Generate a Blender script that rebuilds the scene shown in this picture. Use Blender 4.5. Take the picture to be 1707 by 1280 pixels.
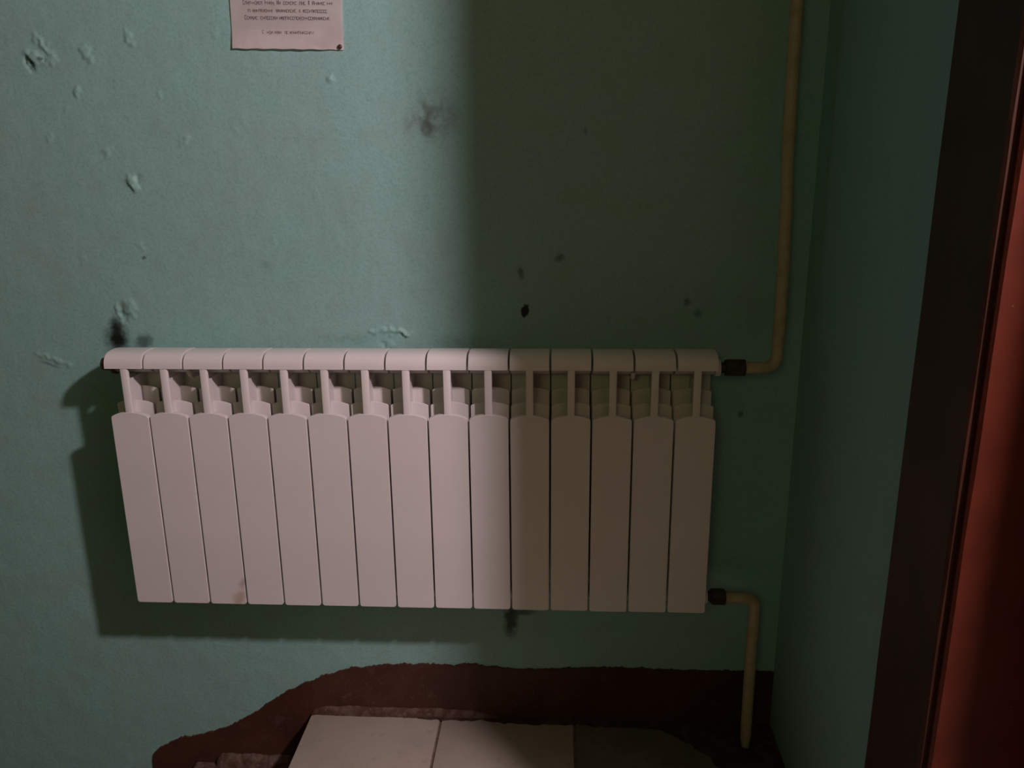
import bpy, bmesh, math, random
import numpy as np
from mathutils import Vector, Matrix, noise

# ------------------------------------------------------------------ scene, camera, light
for o in list(bpy.data.objects):
    bpy.data.objects.remove(o, do_unlink=True)
scn = bpy.context.scene
C = scn.collection
ZO = 0.36          # landing floor is z = 0; ZO = height of the radiator's lower edge above it
WY = 0.13          # face of the radiator wall (the radiator's front panels are at y = 0)
RX = 0.785         # face of the right-hand wall
CEIL = 2.75

F_PX = 1400.0      # focal length in pixels for a 1707 px wide picture
pitch, yaw, roll = 0.27393, -0.05850, -0.01063
fw = Vector((math.sin(yaw) * math.cos(pitch), math.cos(yaw) * math.cos(pitch), -math.sin(pitch)))
ri0 = Vector((math.cos(yaw), -math.sin(yaw), 0.0))
up0 = ri0.cross(fw)
ri = math.cos(roll) * ri0 + math.sin(roll) * up0
up = -math.sin(roll) * ri0 + math.cos(roll) * up0
cam_d = bpy.data.cameras.new('camera')
cam = bpy.data.objects.new('camera', cam_d)
C.objects.link(cam)
cam_d.sensor_width = 36.0
cam_d.sensor_fit = 'HORIZONTAL'
cam_d.lens = 36.0 * F_PX / 1707.0
cam_d.clip_start = 0.02
m = Matrix((ri, up, -fw)).transposed().to_4x4()
m.translation = Vector((0.29743, -1.55287, 0.92487 + ZO))
cam.matrix_world = m
scn.camera = cam

world = bpy.data.worlds.new('stairwell_gloom')
scn.world = world
world.use_nodes = True
bg = world.node_tree.nodes['Background']
bg.inputs[0].default_value = (0.90, 0.84, 0.36, 1)
bg.inputs[1].default_value = 0.006

# bare bulb in the little hall behind the doorway, the only strong lamp of the place
bulb_d = bpy.data.lights.new('hall_bulb', 'POINT')
bulb = bpy.data.objects.new('hall_bulb', bulb_d)
C.objects.link(bulb)
bulb.location = (1.281, -1.33, 1.765 + ZO)
bulb_d.energy = 138.0
bulb_d.color = (1.0, 0.78, 0.84)
bulb_d.shadow_soft_size = 0.060

# dim warm fill light added behind and left of the camera, brightening the shade
fill_d = bpy.data.lights.new('soft_fill', 'POINT')
fill_light = bpy.data.objects.new('soft_fill', fill_d)
C.objects.link(fill_light)
fill_light.location = (-0.35, -3.3, 1.70 + ZO)
fill_d.energy = 14.0
fill_d.color = (0.94, 0.92, 0.37)
fill_d.shadow_soft_size = 0.40

vs = scn.view_settings
vs.view_transform = 'Standard'
vs.look = 'None'
vs.gamma = 1.0
vs.use_curve_mapping = False
vs.exposure = 0.0


# ------------------------------------------------------------------ helpers
def tag(o, label=None, cat=None, group=None, kind=None):
    if label: o['label'] = label
    if cat: o['category'] = cat
    if group: o['group'] = group
    if kind: o['kind'] = kind
    return o


def link(name, me, material, parent=None):
    o = bpy.data.objects.new(name, me)
    C.objects.link(o)
    if material is not None and not me.materials:
        me.materials.append(material)
    if parent is not None:
        o.parent = parent
    return o


def empty(name, loc):
    o = bpy.data.objects.new(name, None)
    o.empty_display_size = 0.05
    C.objects.link(o)
    o.location = loc
    return o


def to_mesh(bm, name, smooth=False, angle=None):
    bmesh.ops.recalc_face_normals(bm, faces=bm.faces)
    me = bpy.data.meshes.new(name)
    bm.to_mesh(me)
    bm.free()
    if smooth:
        for p in me.polygons:
            p.use_smooth = True
        if angle is not None:
            me.set_sharp_from_angle(angle=math.radians(angle))
    return me


def add_box(bm, x0, x1, y0, y1, z0, z1, bev=0.0):
    r = bmesh.ops.create_cube(bm, size=1.0)
    vs_ = r['verts']
    for v in vs_:
        v.co = Vector((x0 + (v.co.x + .5) * (x1 - x0), y0 + (v.co.y + .5) * (y1 - y0), z0 + (v.co.z + .5) * (z1 - z0)))
    if bev > 0:
        es = list({e for v in vs_ for e in v.link_edges})
        bmesh.ops.bevel(bm, geom=es, offset=bev, segments=2, affect='EDGES', profile=0.5)


def add_prism(bm, prof, axis, a0, a1, bev=0.0):
    """closed polygon extruded along 'x', 'y' or 'z'; optional small chamfer ring at both ends"""
    def P(u, v, a):
        return {'x': (a, u, v), 'y': (u, a, v), 'z': (u, v, a)}[axis]
    n = len(prof)
    cu = sum(p[0] for p in prof) / n
    cv = sum(p[1] for p in prof) / n
    def inset(d):
        out = []
        for i in range(n):
            p0, p1, p2 = Vector(prof[i - 1]), Vector(prof[i]), Vector(prof[(i + 1) % n])
            e1 = (p1 - p0).normalized(); e2 = (p2 - p1).normalized()
            n1 = Vector((-e1.y, e1.x)); n2 = Vector((-e2.y, e2.x))
            b = n1 + n2
            if b.length < 1e-6:
                b = n1
            b.normalize()
            k = max(0.35, b.dot(n1))
            out.append(p1 + b * (d / k))
        return out
    area = sum(prof[i][0] * prof[(i + 1) % n][1] - prof[(i + 1) % n][0] * prof[i][1] for i in range(n))
    sgn = 1 if area > 0 else -1
    rings = []
    if bev > 0:
        ins = inset(bev * sgn)
        rings = [(ins, a0), (prof, a0 + bev), (prof, a1 - bev), (ins, a1)]
    else:
        rings = [(prof, a0), (prof, a1)]
    vr = [[bm.verts.new(P(p[0], p[1], a)) for p in pts] for pts, a in rings]
    for k in range(len(vr) - 1):
        for i in range(n):
            j = (i + 1) % n
            bm.faces.new((vr[k][i], vr[k][j], vr[k + 1][j], vr[k + 1][i]))
    bm.faces.new(vr[0]); bm.faces.new(vr[-1])


def add_tube(bm, pts, rad, seg=20, caps=True):
    """round tube through 3-D points; rad is one radius or one per point"""
    pts = [Vector(p) for p in pts]
    if not isinstance(rad, (list, tuple)):
        rad = [rad] * len(pts)
    t0 = (pts[1] - pts[0]).normalized()
    nrm = t0.orthogonal().normalized()
    rings = []
    for i, p in enumerate(pts):
        if i == 0: t = t0
        elif i == len(pts) - 1: t = (pts[-1] - pts[-2]).normalized()
        else: t = ((pts[i + 1] - p).normalized() + (p - pts[i - 1]).normalized()).normalized()
        nrm = (nrm - t * nrm.dot(t)).normalized()
        b = t.cross(nrm)
        rings.append([bm.verts.new(p + (nrm * math.cos(2 * math.pi * k / seg) + b * math.sin(2 * math.pi * k / seg)) * rad[i]) for k in range(seg)])
    for a, b in zip(rings[:-1], rings[1:]):
        for k in range(seg):
            j = (k + 1) % seg
            bm.faces.new((a[k], a[j], b[j], b[k]))
    if caps:
        bm.faces.new(rings[0]); bm.faces.new(rings[-1])


def bend(p0, p1, p2, r, n=8):
    """rounded corner at p1 between p0 and p2"""
    p0, p1, p2 = Vector(p0), Vector(p1), Vector(p2)
    a = (p0 - p1).normalized(); b = (p2 - p1).normalized()
    s = p1 + a * r; e = p1 + b * r
    out = []
    for i in range(n + 1):
        t = i / n
        out.append(s * (1 - t) ** 2 + p1 * 2 * t * (1 - t) + e * t ** 2)
    return out


# ------------------------------------------------------------------ materials
class Mat:
    def __init__(self, name, rough=0.5, spec=0.5):
        self.m = bpy.data.materials.new(name)
        self.m.use_nodes = True
        self.t = self.m.node_tree
        self.b = self.t.nodes['Principled BSDF']
        self.b.inputs['Roughness'].default_value = rough
        self.b.inputs['Specular IOR Level'].default_value = spec
        self.co = self.t.nodes.new('ShaderNodeTexCoord').outputs['Object']

    def n(self, kind, **kw):
        nd = self.t.nodes.new(kind)
        for k, v in kw.items():
            setattr(nd, k, v)
        return nd

    def l(self, a, b):
        self.t.links.new(a, b)

    def noise(self, scale, detail=3, rough=.55, co=None, stretch=None):
        co = co or self.co
        if stretch:
            mp = self.n('ShaderNodeMapping')
            mp.inputs['Scale'].default_value = stretch
            self.l(co, mp.inputs['Vector'])
            co = mp.outputs[0]
        nd = self.n('ShaderNodeTexNoise')
        nd.inputs['Scale'].default_value = scale
        nd.inputs['Detail'].default_value = detail
        nd.inputs['Roughness'].default_value = rough
        self.l(co, nd.inputs['Vector'])
        return nd.outputs['Fac']

    def ramp(self, fac, a, b, lo=0.0, hi=1.0):
        nd = self.n('ShaderNodeMapRange', interpolation_type='SMOOTHSTEP')
        nd.inputs['From Min'].default_value = a
        nd.inputs['From Max'].default_value = b
        nd.inputs['To Min'].default_value = lo
        nd.inputs['To Max'].default_value = hi
        self.l(fac, nd.inputs['Value'])
        return nd.outputs[0]

    def mul(self, a, b):
        nd = self.n('ShaderNodeMath', operation='MULTIPLY')
        for i, x in enumerate((a, b)):
            if isinstance(x, (int, float)): nd.inputs[i].default_value = x
            else: self.l(x, nd.inputs[i])
        return nd.outputs[0]

    def mix(self, fac, a, b):
        nd = self.n('ShaderNodeMix', data_type='RGBA')
        if isinstance(fac, (int, float)): nd.inputs['Factor'].default_value = fac
        else: self.l(fac, nd.inputs['Factor'])
        for key, x in ((6, a), (7, b)):
            if isinstance(x, tuple): nd.inputs[key].default_value = x + (1,)
            else: self.l(x, nd.inputs[key])
        return nd.outputs[2]

    def color(self, c):
        if isinstance(c, tuple): self.b.inputs['Base Color'].default_value = c + (1,)
        else: self.l(c, self.b.inputs['Base Color'])

    def bump(self, h, strength=.3, dist=.002, prev=None):
        nd = self.n('ShaderNodeBump')
        nd.inputs['Strength'].default_value = strength
        nd.inputs['Distance'].default_value = dist
        self.l(h, nd.inputs['Height'])
        if prev is not None: self.l(prev, nd.inputs['Normal'])
        self.l(nd.outputs[0], self.b.inputs['Normal'])
        return nd.outputs[0]

    def warped(self, scale, amp, detail=3):
        """object coordinates pushed about by noise, for ragged outlines"""
        nz = self.n('ShaderNodeTexNoise')
        nz.inputs['Scale'].default_value = scale
        nz.inputs['Detail'].default_value = detail
        self.l(self.co, nz.inputs['Vector'])
        s = self.n('ShaderNodeVectorMath', operation='SUBTRACT')
        self.l(nz.outputs['Color'], s.inputs[0]); s.inputs[1].default_value = (.5, .5, .5)
        k = self.n('ShaderNodeVectorMath', operation='SCALE')
        self.l(s.outputs[0], k.inputs[0]); k.inputs['Scale'].default_value = amp
        a = self.n('ShaderNodeVectorMath', operation='ADD')
        self.l(self.co, a.inputs[0]); self.l(k.outputs[0], a.inputs[1])
        return a.outputs[0]

    def blot(self, co, cx, cz, rx, rz, strength, soft=.5, slant=0.0):
        s = self.n('ShaderNodeVectorMath', operation='SUBTRACT')
        self.l(co, s.inputs[0]); s.inputs[1].default_value = (cx, 0, cz)
        src = s.outputs[0]
        if slant:
            r = self.n('ShaderNodeVectorRotate', rotation_type='Y_AXIS')
            self.l(src, r.inputs['Vector']); r.inputs['Angle'].default_value = slant
            src = r.outputs[0]
        k = self.n('ShaderNodeVectorMath', operation='MULTIPLY')
        self.l(src, k.inputs[0]); k.inputs[1].default_value = (1 / rx, 0, 1 / rz)
        le = self.n('ShaderNodeVectorMath', operation='LENGTH')
        self.l(k.outputs[0], le.inputs[0])
        return self.ramp(le.outputs['Value'], 1 - soft, 1 + soft * .6, strength, 0.0)


GREEN = (0.270, 0.495, 0.455)
GREEN2 = (0.285, 0.480, 0.450)


def wall_paint(name, stains):
    w = Mat(name, rough=.55, spec=.3)
    base = w.mix(w.ramp(w.noise(3.5, 3), .35, .7), GREEN, GREEN2)
    base = w.mix(w.mul(w.ramp(w.noise(190, 3, .75), .42, .70), .38), base, (.16, .31, .28))
    base = w.mix(w.mul(w.ramp(w.noise(14, 5, .65), .46, .74), .32), base, (.265, .37, .345))
    co = w.warped(70, .022, 4)
    co2 = w.warped(160, .010, 3)
    patch = w.ramp(w.noise(38, 3, .6), .30, .66)
    for (cx, cz, rx, rz, st, soft, ragged, col, slant) in stains:
        mk = w.blot(co if ragged else co2, cx, cz, rx, rz, st, soft, slant)
        if ragged == 2:
            mk = w.mul(mk, patch)
        base = w.mix(mk, base, col)
    w.color(base)
    nb = w.bump(w.noise(420, 2, .6), .22, .0010)
    nb = w.bump(w.noise(110, 4, .65), .30, .0018, nb)
    w.bump(w.noise(30, 2, .5, stretch=(3.2, 1, .35)), .03, .004, nb)
    return w.m


SOOT = (.012, .016, .013)
GREY = (.085, .100, .085)
back_stains = [  # x, z (from the radiator's lower edge), radii, strength, softness, raggedness, colour, slant
    (-.634, .545 + ZO, .025, .034, 1.0, .75, 1, SOOT, 0),
    (-.632, .572 + ZO, .013, .018, .9, .8, 1, SOOT, 0),
    (-.578, .540 + ZO, .020, .016, .65, .7, 1, SOOT, .4),
    (-.606, .612 + ZO, .010, .018, .45, .8, 1, GREY, 0),
    (.227, .606 + ZO, .0085, .0145, 1.0, .25, 0, SOOT, -.3),
    (.219, .683 + ZO, .006, .014, .55, .7, 0, SOOT, .2),
    (.296, .713 + ZO, .011, .008, .55, .7, 0, SOOT, .5),
    (.552, .624 + ZO, .007, .009, .55, .7, 0, SOOT, 0),
    (.575, .600 + ZO, .010, .010, .45, .8, 0, SOOT, 0),
    (.673, .389 + ZO, .006, .008, .55, .7, 0, SOOT, 0),
    (.345, .955 + ZO, .004, .009, .35, .7, 0, SOOT, 0),
    (.040, .975 + ZO, .014, .032, .75, .9, 2, (.07, .072, .065), .15),
    (.058, .985 + ZO, .045, .045, .55, 1.0, 2, (.085, .085, .078), 0),
    (.008, .980 + ZO, .008, .025, .55, .9, 2, (.085, .085, .078), -.3),
    (.190, -.105 + ZO, .016, .042, .85, .6, 1, SOOT, 0),
    (.212, -.082 + ZO, .032, .010, .7, .6, 1, SOOT, 0),
    (-.554, .716 + ZO, .004, .004, .6, .5, 0, SOOT, 0),
    (-.728, 1.094 + ZO, .005, .016, .85, .5, 0, SOOT, .4),
    (-.709, 1.100 + ZO, .006, .004, .6, .6, 0, SOOT, 0),
    (-.790, .489 + ZO, .022, .003, .5, .8, 0, SOOT, -.35),
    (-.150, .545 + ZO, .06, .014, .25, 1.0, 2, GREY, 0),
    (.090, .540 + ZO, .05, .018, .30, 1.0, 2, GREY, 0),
    (-.30, .70 + ZO, .012, .010, .2, 1.0, 0, GREY, 0),
]
M_WALL = wall_paint('green_oil_paint', back_stains)
M_WALL_R = wall_paint('green_oil_paint_side', [])

p = Mat('maroon_plinth_paint', .5, .35)
c = p.mix(p.ramp(p.noise(9, 4), .35, .7), (.078, .030, .019), (.056, .021, .014))
c = p.mix(p.mul(p.ramp(p.noise(140, 3, .7), .62, .72), .5), c, (.19, .12, .10))
c = p.mix(p.mul(p.ramp(p.noise(26, 4, .6), .60, .75), .35), c, (.14, .085, .07))
p.color(c)
p.bump(p.noise(120, 3), .3, .002)
M_MAROON = p.m

p = Mat('dusty_mortar_paint', .8, .2)
c = p.mix(p.ramp(p.noise(45, 4, .65), .38, .62), (.085, .042, .031), (.135, .090, .074))
c = p.mix(p.mul(p.ramp(p.noise(170, 2), .64, .72), .7), c, (.26, .21, .18))
p.color(c)
p.bump(p.noise(110, 4), .5, .003)
M_DUSTY = p.m

p = Mat('door_frame_paint', .42, .4)
c = p.mix(p.ramp(p.noise(14, 3), .35, .7), (.112, .022, .011), (.084, .017, .0085))
c = p.mix(p.mul(p.ramp(p.noise(75, 3, .6, stretch=(1, 1, .6)), .70, .73), .8), c, (.22, .12, .08))
p.color(c)
p.bump(p.noise(60, 3, .6, stretch=(1, 1, .25)), .25, .002)
M_FRAME = p.m

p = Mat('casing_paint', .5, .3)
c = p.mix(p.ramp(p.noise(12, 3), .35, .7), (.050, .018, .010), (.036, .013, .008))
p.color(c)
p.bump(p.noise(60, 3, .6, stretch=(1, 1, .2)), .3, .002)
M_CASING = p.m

p = Mat('white_enamel', .38, .45)
p.color(p.mix(p.ramp(p.noise(8, 3), .35, .7), (.74, .725, .70), (.70, .685, .66)))
p.bump(p.noise(300, 2), .04, .0006)
M_ENAMEL = p.m

p = Mat('white_enamel_with_drips', .4, .45)
co = p.warped(55, .020, 4)
c = p.mix(p.ramp(p.noise(8, 3), .35, .7), (.74, .725, .70), (.70, .685, .66))
c = p.mix(p.blot(co, .024, .012, .014, .022, .55, .8, -.35), c, (.36, .22, .12))
c = p.mix(p.blot(co, .038, .052, .009, .016, .50, .8, -.5), c, (.25, .17, .11))
p.color(c)
M_ENAMEL_DRIP = p.m

p = Mat('dark_steel', .55, .5)
p.b.inputs['Metallic'].default_value = .3
p.color(p.mix(p.ramp(p.noise(90, 3), .4, .65), (.030, .024, .018), (.060, .045, .030)))
p.bump(p.noise(200, 3), .3, .001)
M_STEEL = p.m

p = Mat('brass_plug', .45, .5)
p.color(p.mix(p.ramp(p.noise(120, 3), .4, .65), (.10, .055, .025), (.22, .13, .07)))
M_BRASS = p.m

p = Mat('cream_pipe_paint', .5, .4)
p.color(p.mix(p.ramp(p.noise(40, 4), .4, .7), (.48, .40, .26), (.39, .32, .20)))
p.bump(p.noise(90, 3), .35, .002)
M_PIPE = p.m

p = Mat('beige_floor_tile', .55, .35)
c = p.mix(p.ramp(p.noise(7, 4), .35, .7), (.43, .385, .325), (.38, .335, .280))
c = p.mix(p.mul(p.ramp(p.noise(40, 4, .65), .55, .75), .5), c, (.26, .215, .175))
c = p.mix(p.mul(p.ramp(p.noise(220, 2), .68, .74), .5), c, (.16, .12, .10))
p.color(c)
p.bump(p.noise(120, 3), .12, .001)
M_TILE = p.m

p = Mat('grimy_shaded_tile', .7, .25)  # dirtier right-hand tiles, with some of the shade there put into the colour
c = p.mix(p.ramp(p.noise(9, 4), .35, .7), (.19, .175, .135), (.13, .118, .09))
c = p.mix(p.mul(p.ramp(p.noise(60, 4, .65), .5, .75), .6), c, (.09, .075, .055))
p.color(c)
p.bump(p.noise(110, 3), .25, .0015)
M_TILE_GRIMY_SHADE = p.m

p = Mat('dirty_grout', .9, .1)
p.color(p.mix(p.ramp(p.noise(60, 3), .4, .6), (.19, .135, .105), (.13, .09, .07)))
M_GROUT = p.m

p = Mat('grimy_paint_on_floor', .75, .2)
c = p.mix(p.ramp(p.noise(30, 4, .65), .42, .66), (.050, .026, .019), (.085, .058, .042))
c = p.mix(p.mul(p.ramp(p.noise(150, 3), .66, .74), .5), c, (.14, .11, .09))
p.color(c)
p.bump(p.noise(90, 4), .5, .003)
M_GRIME = p.m

p = Mat('concrete', .9, .15)
p.color(p.mix(p.ramp(p.noise(12, 5), .35, .7), (.28, .24, .21), (.19, .16, .14)))
p.bump(p.noise(60, 4), .4, .004)
M_CONC = p.m

p = Mat('whitewash', .85, .15)
p.color(p.mix(p.ramp(p.noise(5, 4), .35, .7), (.24, .20, .15), (.20, .165, .12)))
M_WHITEWASH = p.m

p = Mat('notice_paper', .8, .2)
p.color(p.mix(p.ramp(p.noise(22, 3), .35, .7), (.90, .85, .83), (.83, .765, .755)))
M_PAPER = p.m

p = Mat('faded_ink', .8, .1)
p.color(p.mix(p.ramp(p.noise(300, 2), .35, .65), (.15, .11, .12), (.28, .22, .23)))
M_INK = p.m

p = Mat('rusty_pin', .5, .5)
p.color(p.mix(p.ramp(p.noise(500, 2), .4, .6), (.045, .020, .016), (.09, .04, .03)))
M_PIN = p.m

# ------------------------------------------------------------------ the wall behind the radiator
def axis_steps(a0, f0, f1, a1, fine, coarse):
    left = np.linspace(a0, f0, max(2, int((f0 - a0) / coarse) + 1))[:-1]
    mid = np.linspace(f0, f1, int(round((f1 - f0) / fine)) + 1)
    right = np.linspace(f1, a1, max(2, int((a1 - f1) / coarse) + 1))[1:]
    return np.concatenate([left, mid, right])


def relief_wall():
    xs = axis_steps(-2.6, -1.12, RX, RX + .001, .003, .12)
    zs = axis_steps(-1.4, -.26, 1.66, CEIL, .003, .12)
    X, Z = np.meshgrid(xs, zs)
    H = np.zeros_like(X)                       # height out of the wall, metres
    for i, z in enumerate(zs):                 # slow unevenness of hand plastering
        if z < -.3 or z > 1.7: continue
        H[i] = [.0011 * noise.noise((x * 7, z * 7, 3.1)) + .0006 * noise.noise((x * 26, z * 26, 8.7)) +
                .00018 * noise.noise((x * 60, z * 18, 1.7)) for x in xs]
    rnd = random.Random(5)
    # small irregular warp so that lumps get ragged outlines
    WX = np.zeros_like(X); WZ = np.zeros_like(X)
    for k in range(9):
        fx, fz = rnd.uniform(-420, 420), rnd.uniform(-420, 420)
        WX += .0012 * np.sin(X * fx + Z * fz + rnd.uniform(0, 6))
        WZ += .0012 * np.sin(X * fz - Z * fx + rnd.uniform(0, 6))

    def lump(cx, cz, rx, rz, h, rot=0.0):
        dx = X - cx + WX; dz = Z - cz + WZ
        u = (dx * math.cos(rot) + dz * math.sin(rot)) / rx
        v = (-dx * math.sin(rot) + dz * math.cos(rot)) / rz
        return h * np.exp(-(u * u + v * v) ** 2.0)

    z = ZO
    for (cx, cz, rx, rz, h, rot) in [
        (-.5575, .864, .010, .016, .0052, .2), (-.548, .872, .006, .009, -.0022, 0),      # blob of old plaster
        (-.7215, 1.103, .020, .010, .0045, -.5), (-.735, 1.088, .006, .014, -.003, .4),   # flaking corner
        (-.700, 1.125, .028, .006, .0032, -.9), (-.690, 1.095, .012, .008, .0030, 0),
        (-.646, 1.040, .006, .008, .0030, 0), (-.140, 1.057, .006, .007, .0028, 0),
        (-.615, 1.108, .010, .018, .0024, .3), (-.529, 1.133, .007, .014, .0026, .3),
        (-.600, .612, .014, .018, .0034, 0), (-.625, .602, .007, .012, .0034, 0),
        (-.612, .590, .006, .012, -.0025, 0), (-.780, .50, .040, .004, .0022, -.35),
        (-.44, .95, .006, .010, .0020, 0), (-.60, .925, .008, .010, .0016, 0)]:
        H += lump(cx, cz + z, rx, rz, h, rot)
    # curved lip of a filled hole above the radiator
    for k in range(14):
        t = k / 13
        a = math.radians(150 - 130 * t)
        H += lump(-.062 + .040 * math.cos(a) + .012 * t, .548 + z + .018 * math.sin(a), .005, .005, .0028 * (.5 + t))
    for k in range(34):                        # small pimples and paint runs
        H += lump(rnd.uniform(-1.0, .05), z + rnd.uniform(-.1, 1.25), rnd.uniform(.004, .006), rnd.uniform(.004, .016), rnd.uniform(.0004, .0011))
    for k in range(9):
        H += lump(rnd.uniform(-.075, -.03), z + rnd.uniform(.53, .56), .005, .005, rnd.uniform(-.002, .002))
    edge = np.clip((RX - X) / .02, 0, 1)
    H *= edge
    Y = WY - H
    nz, nx = X.shape
    co = np.stack([X, Y, Z], -1).reshape(-1, 3)
    idx = np.arange(nz * nx).reshape(nz, nx)
    q = np.stack([idx[:-1, :-1], idx[:-1, 1:], idx[1:, 1:], idx[1:, :-1]], -1).reshape(-1, 4)
    me = bpy.data.meshes.new('wall_back')
    me.vertices.add(len(co)); me.vertices.foreach_set('co', co.ravel())
    me.loops.add(q.size); me.loops.foreach_set('vertex_index', q.ravel().astype(np.int32))
    me.polygons.add(len(q))
    me.polygons.foreach_set('loop_start', (np.arange(len(q)) * 4).astype(np.int32))
    me.polygons.foreach_set('use_smooth', np.ones(len(q), bool))
    me.update(calc_edges=True)
    me.validate()
    return me


wall_back = tag(link('wall_back', relief_wall(), M_WALL), kind='structure')
bm = bmesh.new()
add_box(bm, -2.6, 2.0, WY + .012, WY + .14, -1.4, CEIL)        # masonry behind the plaster
tag(link('wall_core', to_mesh(bm, 'wall_core'), M_CONC), kind='structure')

# right-hand wall up to the doorway
CAS_X, CAS_Y0, CAS_Y1 = .7287, -.681, -.533     # casing: room-side face, doorway edge, far edge
bm = bmesh.new()
add_box(bm, RX, RX + .15, -.62, WY + .012, -.02, CEIL)
tag(link('wall_right', to_mesh(bm, 'wall_right'), M_WALL_R), kind='structure')
bm = bmesh.new()
add_box(bm, RX, RX + .15, -2.9, -1.95, -.02, CEIL)              # the same wall beyond the doorway
tag(link('wall_right_near', to_mesh(bm, 'wall_right_near'), M_WALL_R), kind='structure')
bm = bmesh.new()
add_box(bm, -2.6, 2.0, -2.9, WY + .14, CEIL, CEIL + .1)
tag(link('ceiling', to_mesh(bm, 'ceiling'), M_WHITEWASH), kind='structure')
bm = bmesh.new()
add_box(bm, 1.9, 2.0, -2.9, WY, -.02, CEIL)
tag(link('wall_hall', to_mesh(bm, 'wall_hall'), M_WHITEWASH), kind='structure')

# door frame: jamb (its reveal faces the doorway) and the casing nailed over the wall
JX, JY = .7383, -.6895
frame = tag(empty('door_1', (JX, JY, 0)), kind='structure')


def wobbly_board(x0, x1, y0, y1, z0, z1, amp, seed, bev=.003, n=60):
    """upright board with slightly uneven painted arrises"""
    b = bmesh.new()
    ring0 = None
    rings = []
    for i in range(n + 1):
        z = z0 + (z1 - z0) * i / n
        def w(k): return amp * noise.noise((seed + k * 7.3, z * 9, 0)) + amp * .5 * noise.noise((seed + k * 3.1, z * 40, 4))
        prof = [(x0 + bev + w(1), y0), (x1, y0), (x1, y1), (x0 + bev, y1 + w(2)), (x0, y1 - bev + w(2)), (x0, y0 + bev + w(1))]
        rings.append([b.verts.new((px - frame.location.x, py - frame.location.y, z)) for px, py in prof])
    for a, c2 in zip(rings[:-1], rings[1:]):
        k = len(a)
        for i in range(k):
            b.faces.new((a[i], a[(i + 1) % k], c2[(i + 1) % k], c2[i]))
    b.faces.new(rings[0]); b.faces.new(rings[-1])
    return b


me = to_mesh(wobbly_board(JX, .97, JY, -.62, 0, 2.45, .0010, 3.0), 'jamb')
link('jamb', me, M_FRAME, frame)
me = to_mesh(wobbly_board(CAS_X, RX, CAS_Y0, CAS_Y1, 0, 2.45, .0014, 11.0), 'casing')
link('casing', me, M_CASING, frame)
bm = bmesh.new(); add_box(bm, 0, .97 - JX, -1.95 - JY, -.62 - JY, 2.45, CEIL)
link('lintel', to_mesh(bm, 'lintel'), M_WHITEWASH, frame)
bm = bmesh.new(); add_box(bm, 0, .97 - JX, -1.95 - JY, -1.87 - JY, 0, 2.45)
link('near_jamb', to_mesh(bm, 'near_jamb'), M_FRAME, frame)
# the door itself stands open into the hall
leaf = bmesh.new(); add_box(leaf, .876 - JX, 1.66 - JX, -.835 - JY, -.79 - JY, .012, 2.43, .003)
lf = link('door_leaf', to_mesh(leaf, 'door_leaf'), M_FRAME, frame)
hb = bmesh.new()
for hz in (.3, 2.0):
    add_box(hb, .885 - JX, .925 - JX, -.792 - JY, -.688 - JY, hz, hz + .1)
link('hinge', to_mesh(hb, 'hinge'), M_STEEL, lf)

# ------------------------------------------------------------------ landing, steps, tiles
EDGE_X = -.284
bm = bmesh.new()
add_box(bm, EDGE_X + .004, 2.0, -2.9, WY + .012, -.30, -.0045)
floor = tag(link('floor', to_mesh(bm, 'floor'), M_GROUT), kind='structure')


def tile_mesh(w, d, t=.011):
    b = bmesh.new()
    add_box(b, 0, w, 0, d, -t, 0, .0022)
    return to_mesh(b, 'tile', True, 30)


TP = .3115
tm = tile_mesh(TP - .0055, TP - .0055)
tm_grimy_shade = tm.copy()
tm_grimy_shade.materials.append(M_TILE_GRIMY_SHADE)
rnd = random.Random(11)
half = {}
for r in range(3):
    for k in range(4):
        x = EDGE_X + k * TP
        w = min(TP - .0055, RX - .002 - x)
        if w < TP - .01:
            half.setdefault(k, tile_mesh(w, TP - .0055))
            me = half[k]
        else:
            me = tm_grimy_shade if k >= 2 and r < 2 else tm
        t = link('tile', me, M_TILE_GRIMY_SHADE if k == 3 else M_TILE, floor)
        t.location = (x, WY - .004 - (r + 1) * TP, rnd.uniform(-.0012, .0006))
        t.rotation_euler = (rnd.uniform(-.002, .002), rnd.uniform(-.002, .002), 0)

for k in range(1, 5):                 # flight of steps going down beside the wall
    x1 = EDGE_X - (k - 1) * .30
    b = bmesh.new()
    add_box(b, x1 - .30, x1 + .003, -1.35, WY + .012, -.15 * k - .30, -.15 * k, .006)
    tag(link('stair_tread', to_mesh(b, 'stair_tread'), M_DUSTY), kind='structure')

# maroon plinth painted along the foot of the wall, dropping with the stairs
top_line = [(-1.35, -1.15), (-.83, -.66), (-.698, -.60), (-.693, -.515), (-.69, -.4936), (-.6724, -.4739), (-.6211, -.4463), (-.5597, -.4305), (-.4999, -.4115), (-.4233, -.3652), (-.341, -.3047),
            (-.2677, -.2683), (-.196, -.2404), (-.1019, -.2266), (-.0189, -.2227), (.0579, -.2238), (.0831, -.2183), (.205, -.2308),
            (.3263, -.2243), (.3975, -.2191), (.5648, -.2223), (.721, -.2211), (RX, -.2206)]


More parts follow.
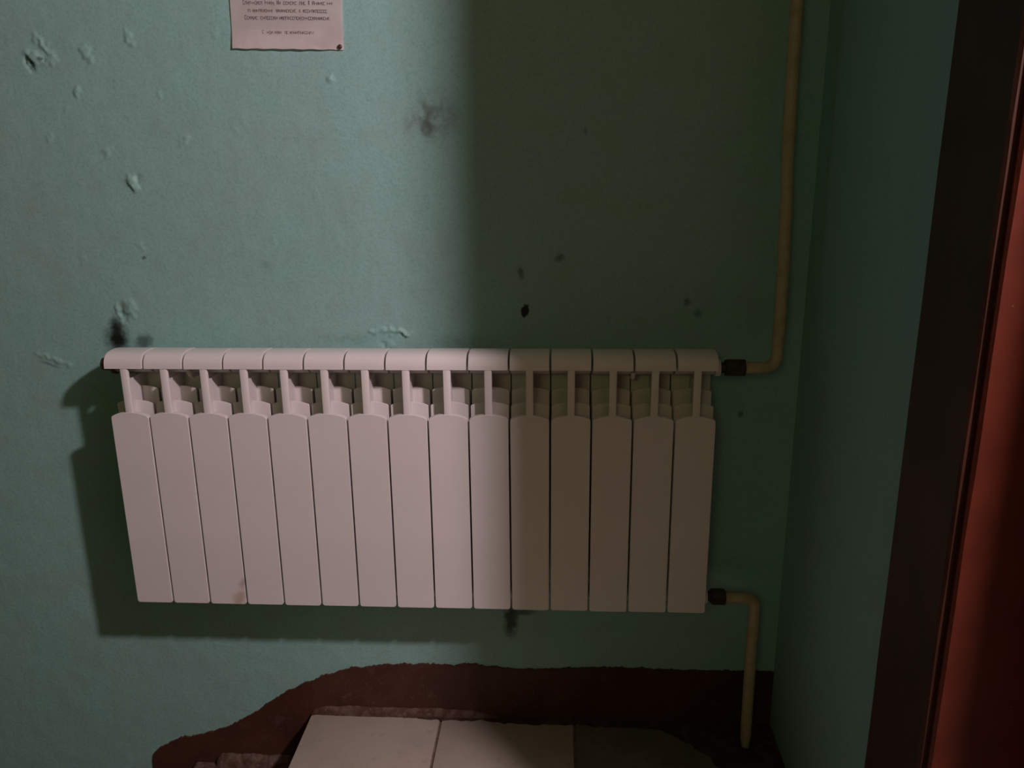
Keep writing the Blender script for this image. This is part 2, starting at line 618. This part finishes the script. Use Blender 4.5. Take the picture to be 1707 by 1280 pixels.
def plinth():
    bx = np.array([q[0] for q in top_line]); bz = np.array([q[1] for q in top_line]) + ZO
    xs = np.linspace(-1.35, RX - .0005, 760)
    b = bmesh.new()
    rows = []
    for x in xs:
        zt = float(np.interp(x, bx, bz)) + .0045 * noise.noise((x * 42, 0, 5)) + .0030 * noise.noise((x * 150, 0, 9)) + .002 * noise.noise((x * 420, 2, 1))
        zb = 0 if x > EDGE_X else -.15 * (int((EDGE_X - x) / .30) + 1)
        zb -= .004
        zb = min(zb, zt - .05)
        cols = []
        for k in range(7):
            t = k / 6
            y = WY - .0042 - .0008 * noise.noise((x * 30, t * 4, 2))
            cols.append((x, y, zb + (zt - zb) * t))
        cols.append((x, WY + .004, zt + .0012))
        rows.append([b.verts.new(q) for q in cols])
    for a, c2 in zip(rows[:-1], rows[1:]):
        for i in range(len(a) - 1):
            b.faces.new((a[i], c2[i], c2[i + 1], a[i + 1]))
    return to_mesh(b, 'baseboard_back', True, 60)


tag(link('baseboard_back', plinth(), M_MAROON), kind='structure')


def ridge(x0, x1, z0, ztop, dep, seed, name):
    """rough mortar lip where floor meets wall"""
    b = bmesh.new()
    rows = []
    n = 90
    for i in range(n + 1):
        t = i / n
        x = x0 + (x1 - x0) * t
        e = min(1, math.sqrt(max(0, t) * 16)) * min(1, math.sqrt(max(0, 1 - t) * 5))
        h = (ztop - z0) * (.10 + .90 * e) * (1 + .18 * noise.noise((x * 26, seed, 0)) + .10 * noise.noise((x * 95, seed, 3)))
        d = dep * (.5 + .5 * e) * (1 + .25 * noise.noise((x * 40, seed, 7)))
        prof = [(WY + .003, z0 + h), (WY - .0045 - d * .25, z0 + h), (WY - .005 - d * .55, z0 + h * .85), (WY - .005 - d * .8, z0 + h * .5), (WY - .005 - d, z0 - .002)]
        rows.append([b.verts.new((x, y, z)) for y, z in prof])
    for a, c2 in zip(rows[:-1], rows[1:]):
        for i in range(len(a) - 1):
            b.faces.new((a[i], c2[i], c2[i + 1], a[i + 1]))
    b.faces.new(rows[0]); b.faces.new(list(reversed(rows[-1])))
    return tag(link(name, to_mesh(b, name, True, 50), M_DUSTY), kind='structure')


ridge(-.284, .16, 0, .020, .008, 1.3, 'trim_1')
ridge(-.530, -.300, -.15, -.122, .020, 6.1, 'trim_2')


def floor_paint():
    line = [(-.284, .116), (-.20, .120), (-.1135, .124), (-.05, .119), (.0322, .111), (.12, .113), (.2149, .103), (.3425, .108), (.4496, .101), (.5315, .099),
            (.5806, .063), (.6261, .017), (.6455, -.02), (.675, -.10), (.70, -.20), (.725, -.32), (.74, -.45)]
    pts = []
    for (a, b2) in zip(line[:-1], line[1:]):
        for k in range(10):
            t = k / 10
            pts.append((a[0] + (b2[0] - a[0]) * t, a[1] + (b2[1] - a[1]) * t))
    pts.append(line[-1])
    top = []; bot = []
    b = bmesh.new()
    for i, (x, y) in enumerate(pts):
        x2 = x + .006 * noise.noise((x * 60, y * 60, 1)) ; y2 = y + .007 * noise.noise((x * 55, y * 55, 5)) + .003 * noise.noise((x * 190, y * 190, 8))
        x2 = max(x2, EDGE_X + .001)
        # outer edge follows wall and then the corner
        if y > .09: ox, oy = x, WY - .003
        else: ox, oy = RX - .0005, min(WY - .003, y + .03)
        top.append((b.verts.new((x2, y2, .0017)), b.verts.new(((x2 + ox) / 2, (y2 + oy) / 2, .0022)), b.verts.new((ox, oy, .0025)), b.verts.new((x2, y2, -.003))))
    for a, c2 in zip(top[:-1], top[1:]):
        b.faces.new((a[0], c2[0], c2[1], a[1]))
        b.faces.new((a[1], c2[1], c2[2], a[2]))
        b.faces.new((a[3], c2[3], c2[0], a[0]))
    # corner fill
    b.faces.new((b.verts.new((.5315, WY - .003, .0024)), b.verts.new((.575, .07, .0023)), b.verts.new((RX - .0005, .05, .0024)), b.verts.new((RX - .0005, WY - .003, .0025))))
    return to_mesh(b, 'trim_3')


tag(link('trim_3', floor_paint(), M_GRIME), kind='structure')

# ------------------------------------------------------------------ radiator
PITCH = .08
rad = tag(empty('radiator', (0, 0, ZO)), 'white aluminium sectional radiator hung on the green wall', 'radiator')


def arched(w, z0, z1, drop, rc_top, rc_bot):
    """outline of an upright plate with an arched top, counter-clockwise in (x, z)"""
    h = w / 2
    pts = []
    zs = z1 - drop
    for k in range(6):                                   # bottom right corner
        a = -math.pi / 2 + (math.pi / 2) * k / 5
        pts.append((h - rc_bot + rc_bot * math.cos(a), z0 + rc_bot + rc_bot * math.sin(a)))
    for k in range(5):                                   # top right shoulder
        a = (math.pi / 2.4) * k / 4
        pts.append((h - rc_top + rc_top * math.cos(a), zs - rc_top + rc_top * math.sin(a)))
    n = 8
    xr = h - rc_top + rc_top * math.cos(math.pi / 2.4)
    for k in range(1, n):
        x = xr - 2 * xr * k / n
        pts.append((x, z1 - drop * (x / xr) ** 2 * .95))
    for k in range(5):
        a = math.pi - math.pi / 2.4 + (math.pi / 2.4) * k / 4
        pts.append((-h + rc_top + rc_top * math.cos(a), zs - rc_top + rc_top * math.sin(a)))
    for k in range(6):
        a = math.pi + (math.pi / 2) * k / 5
        pts.append((-h + rc_bot + rc_bot * math.cos(a), z0 + rc_bot + rc_bot * math.sin(a)))
    return pts


b = bmesh.new(); add_prism(b, arched(.0763, 0, .4245, .0065, .006, .0055), 'y', 0, .011, .0007)
ME_PANEL = to_mesh(b, 'front_panel', True, 28)
b = bmesh.new(); add_prism(b, arched(.0752, .03, .442, .006, .003, .003), 'y', .029, .0318, .0006)
ME_FIN1 = to_mesh(b, 'fin', True, 28)
b = bmesh.new(); add_prism(b, arched(.0752, .03, .4655, .006, .003, .003), 'y', .057, .0598, .0006)
ME_FIN2 = to_mesh(b, 'fin', True, 28)
head_prof = [(0, .5145), (.0005, .5225), (.0025, .5300), (.0065, .5360), (.0125, .5405), (.0205, .5432), (.030, .5445), (.050, .5445), (.070, .5415),
             (.086, .5355), (.095, .526), (.095, .508), (.088, .500), (.073, .4955), (.057, .4945), (.045, .4965), (.038, .5020), (.034, .5090), (.033, .5145)]
b = bmesh.new(); add_prism(b, list(reversed(head_prof)), 'x', -.0381, .0381, .0006)
ME_HEAD = to_mesh(b, 'head_cover', True, 32)
b = bmesh.new()
add_box(b, -.0074, .0074, .0006, .010, .02, .5155, .0022)         # front edge of the web
add_box(b, -.0035, .0035, .009, .090, .02, .490)                  # web
add_box(b, -.0388, .0388, .084, .0875, .03, .497, .0008)          # rear plate
add_tube(b, [(-.0388, .05, .018), (.0388, .05, .018)], .0165, 18)  # lower barrel
ME_BODY = to_mesh(b, 'section', True, 30)
for me_ in (ME_FIN1, ME_FIN2, ME_HEAD, ME_BODY, ME_PANEL):
    me_.materials.append(M_ENAMEL)
ME_PANEL_D = ME_PANEL.copy(); ME_PANEL_D.materials.clear(); ME_PANEL_D.materials.append(M_ENAMEL_DRIP)
rnd = random.Random(3)
for i in range(15):
    s = link('section', ME_BODY, None, rad)
    s.location = ((i - 7) * PITCH, rnd.uniform(-.0004, .0004), rnd.uniform(-.0004, .0004))
    for nm, me_ in (('head_cover', ME_HEAD), ('front_panel', ME_PANEL_D if i == 2 else ME_PANEL), ('fin', ME_FIN1), ('fin', ME_FIN2)):
        link(nm, me_, None, s)

# blind plug at the free end of the top channel
b = bmesh.new()
add_tube(b, [(-.5985, .05, .509), (-.605, .05, .509)], .0175, 24)
add_tube(b, [(-.604, .048, .512), (-.622, .048, .512), (-.627, .048, .512)], [.0145, .0145, .011], 6)
o = link('blind_plug', to_mesh(b, 'blind_plug'), M_BRASS, rad)
o['label'] = 'small brown hexagonal plug'
b = bmesh.new()
add_tube(b, [(-.5985, .05, .018), (-.605, .05, .018)], .0165, 24)
add_tube(b, [(-.604, .05, .018), (-.618, .05, .018)], .0130, 6)
link('blind_plug', to_mesh(b, 'blind_plug'), M_BRASS, rad)
for z in (.509, .014):
    b = bmesh.new()
    add_tube(b, [(.5985, .05, z), (.609, .05, z)], .0170, 24)
    link('reducer_bushing', to_mesh(b, 'reducer_bushing'), M_ENAMEL, rad)

# hooks that carry the radiator, one between the second and third section, one near the other end
for gx, lab in ((-.44, 'chipped white wall hook under the lit end of the radiator'), (.44, 'wall hook under the shaded end of the radiator beside the pipes')):
    h = tag(empty('radiator_hook', (gx, WY, .4945 + ZO)), lab, 'bracket')
    b = bmesh.new()
    pts = [(0, .004, -.004), (0, -.03, -.0055), (0, -.070, -.0058), (0, -.088, -.0056), (0, -.098, .0000), (0, -.103, .0075), (0, -.1035, .0110)]
    add_tube(b, pts, [.0042] * 4 + [.0045, .0045, .0035], 10)
    link('hook_rod', to_mesh(b, 'hook_rod', True), M_ENAMEL, h)
    b = bmesh.new()
    add_tube(b, [(0, .002, -.004), (0, -.0065, -.0045)], .012, 16)
    link('wall_plate', to_mesh(b, 'wall_plate', True, 40), M_ENAMEL, h)

# ------------------------------------------------------------------ pipes
def wob(pts, amp, seed):
    return [Vector(q) + Vector((amp * noise.noise((seed, q[2] * 3.5, 0)), amp * noise.noise((seed + 5, q[2] * 3.5, 0)), 0)) for q in pts]


def nut(bm_, x0, x1, y, z, r):
    add_tube(bm_, [(x0, y, z), (x0 + .003, y, z), (x1 - .003, y, z), (x1, y, z)], [r * .88, r, r, r * .88], 6)


sup = tag(empty('supply_pipe', (.62, .05, .509 + ZO)), 'cream painted pipe rising from the top nut of the radiator to the ceiling', 'pipe')
O = Vector((.62, .05, .509))
pts = [(.652, .05, .509), (.668, .05, .509)]
pts += bend((.668, .05, .509), (.720, .051, .5085), (.7135, .056, .62), .030)
for z in np.linspace(.56, .845, 8)[1:]: pts.append((.7215 - (z - .55) * .022, .056 + (z - .55) * .02, z))
for z in np.linspace(.870, CEIL - ZO, 26): pts.append((.7185 - (z - .55) * .016, .064 + (z - .845) * .01, z))
b = bmesh.new()
add_tube(b, [q - O for q in wob(pts, .0020, 2.2)], [.0118] * len(pts), 18)
link('pipe_run', to_mesh(b, 'pipe_run', True, 50), M_PIPE, sup)
b = bmesh.new(); nut(b, -.0005, .037, 0, 0, .0188)
link('union_nut', to_mesh(b, 'union_nut'), M_STEEL, sup)['label'] = 'dark steel union nut'
b = bmesh.new(); add_tube(b, [(-.0115, 0, 0), (.0, 0, 0)], .0105, 16)
link('thread', to_mesh(b, 'thread', True, 50), M_STEEL, sup)

ret = tag(empty('return_pipe', (.62, .05, .012 + ZO)), 'short cream painted pipe bending down from the lower nut to the floor', 'pipe')
O = Vector((.62, .05, .012))
pts = [(.645, .05, .010), (.665, .05, .010), (.684, .05, .009)]
pts += bend((.684, .05, .009), (.7115, .05, .007), (.7105, .05, -.05), .022)
for z in np.linspace(-.03, -.357, 12)[1:]: pts.append((.7105 + .003 * abs(z) / .35, .05, z))
b = bmesh.new()
rr = [.0120] * len(pts)
rr[-1] = .0085
add_tube(b, [q - O for q in wob(pts, .0022, 7.7)], rr, 18)
link('pipe_run', to_mesh(b, 'pipe_run', True, 50), M_PIPE, ret)
b = bmesh.new(); nut(b, -.003, .028, 0, -.001, .0175)
link('union_nut', to_mesh(b, 'union_nut'), M_STEEL, ret)['label'] = 'dark steel union nut'
b = bmesh.new(); add_tube(b, [(-.0115, 0, .001), (.0, 0, 0)], .0105, 16)
link('thread', to_mesh(b, 'thread', True, 50), M_STEEL, ret)

# ------------------------------------------------------------------ paper notice
NW, NH = .213, .297
note = tag(empty('paper_notice', (-.2195, WY - .0026, 1.1095 + ZO)), 'printed paper notice pinned to the lit green wall', 'notice')
note.rotation_euler = (0, math.radians(1.5), 0)      # hangs a touch crooked


def curl(u, v):
    """distance of the sheet from the wall; the lower edge lifts a little"""
    return .0012 * math.sin(u * math.pi * 1.1 + .4) + .0045 * max(0, .12 - v) / .12 * (.75 - .6 * max(0, (u - .7) / .3))


b = bmesh.new()
nu, nv = 22, 26
g = [[b.verts.new(((i / nu - .5) * NW, -curl(i / nu, j / nv), j / nv * NH + .0006 * math.sin(i * 1.7) * (j == 0))) for i in range(nu + 1)] for j in range(nv + 1)]
for j in range(nv):
    for i in range(nu):
        b.faces.new((g[j][i], g[j][i + 1], g[j + 1][i + 1], g[j + 1][i]))
bmesh.ops.solidify(b, geom=b.faces[:], thickness=.0003)
link('sheet', to_mesh(b, 'sheet', True, 50), M_PAPER, note)

# four printed lines, too blurred in the photograph to read: word shapes only
PXM = .213 / 186.0                       # metres per picture pixel on the sheet
def line_of_print(zc, words, h, th, seed):
    bq = bmesh.new()
    r = random.Random(seed)
    def bar(xa, za, xb, zb, t):
        d = Vector((xb - xa, zb - za)); n_ = Vector((-d.y, d.x)).normalized() * t / 2
        vs4 = []
        for (x, z, s) in ((xa, za, 1), (xb, zb, 1), (xb, zb, -1), (xa, za, -1)):
            xx, zz = x + n_.x * s, z + n_.y * s
            u = min(1, max(0, xx / NW + .5)); v = zz / NH
            vs4.append(bq.verts.new((xx, -curl(u, v) - .00045, zz)))
        bq.faces.new(vs4)
    for (wa, wb, cap) in words:
        x = (wa - 479) * PXM; xe = (wb - 479) * PXM
        n = max(1, int(round((xe - x) / (h * .82))))
        lw = (xe - x) / n
        for k in range(n):
            a = x + k * lw + lw * .10; e = x + (k + 1) * lw - lw * .12
            hh = h * (1.4 if (cap and k == 0) else 1.0)
            z0, z1 = zc - h / 2, zc - h / 2 + hh
            kind = r.randrange(7)
            if kind in (0, 1, 2, 5): bar(a, z0, a, z1, th)
            if kind in (0, 2, 6): bar(e, z0, e, z1, th)
            if kind == 0: bar(a, z0, e, z1, th)
            if kind in (1, 3): bar(a, z1, e, z1, th); bar(a, z0, e, z0, th)
            if kind in (3, 4): bar(a, z0, a, z1, th)
            if kind in (2, 5): bar(a, (z0 + z1) / 2, e, (z0 + z1) / 2, th)
            if kind == 4: bar(a, z1, e, z0, th); bar(a, (z0 + z1) / 2, e, z1, th)
            if kind == 6: bar(a, z1, e, z1, th); bar(a, z0, a, z1, th)
            if r.random() < .12: bar(e, z0 - h * .3, e, z0, th)
    return link('printed_line', to_mesh(bq, 'printed_line'), M_INK, note)


def W(x0, rows, cap_first=True):
    return [(380 + a / 8.53, 380 + e / 8.53, (i == 0 and cap_first) or c_) for i, (a, e, c_) in enumerate(rows)]


zrow = lambda py: (82.5 - py) * PXM
line_of_print(zrow(12.3), W(0, [(235, 355, 1), (375, 515, 0), (550, 680, 1), (720, 775, 1), (810, 1005, 0), (1040, 1125, 0), (1165, 1180, 1), (1218, 1400, 1), (1425, 1497, 0)]), .0050, .0011, 1)
line_of_print(zrow(24.0), W(0, [(303, 340, 0), (368, 660, 0), (703, 990, 0), (1030, 1048, 0), (1085, 1425, 0)], False), .0048, .0011, 2)
line_of_print(zrow(35.0), W(0, [(250, 440, 1), (478, 720, 0), (745, 1048, 0), (1058, 1455, 0)]), .0050, .0011, 3)
line_of_print(zrow(57.0), W(0, [(490, 520, 1), (560, 640, 0), (668, 762, 0), (812, 860, 0), (882, 1192, 0), (1212, 1220, 0)]), .0042, .0009, 4)

b = bmesh.new()
add_tube(b, [(0, .0035, 0), (0, -.0012, 0)], .0011, 8)
add_tube(b, [(0, -.0010, 0), (0, -.0024, 0), (0, -.0034, 0), (0, -.0038, 0)], [.0042, .0042, .0030, .0012], 16)
pin = link('pin', to_mesh(b, 'pin', True, 45), M_PIN, note)
pin.location = ((566.5 - 479) * PXM, -.0018, .0052)
pin['label'] = 'dark pin at the lower corner of the sheet'
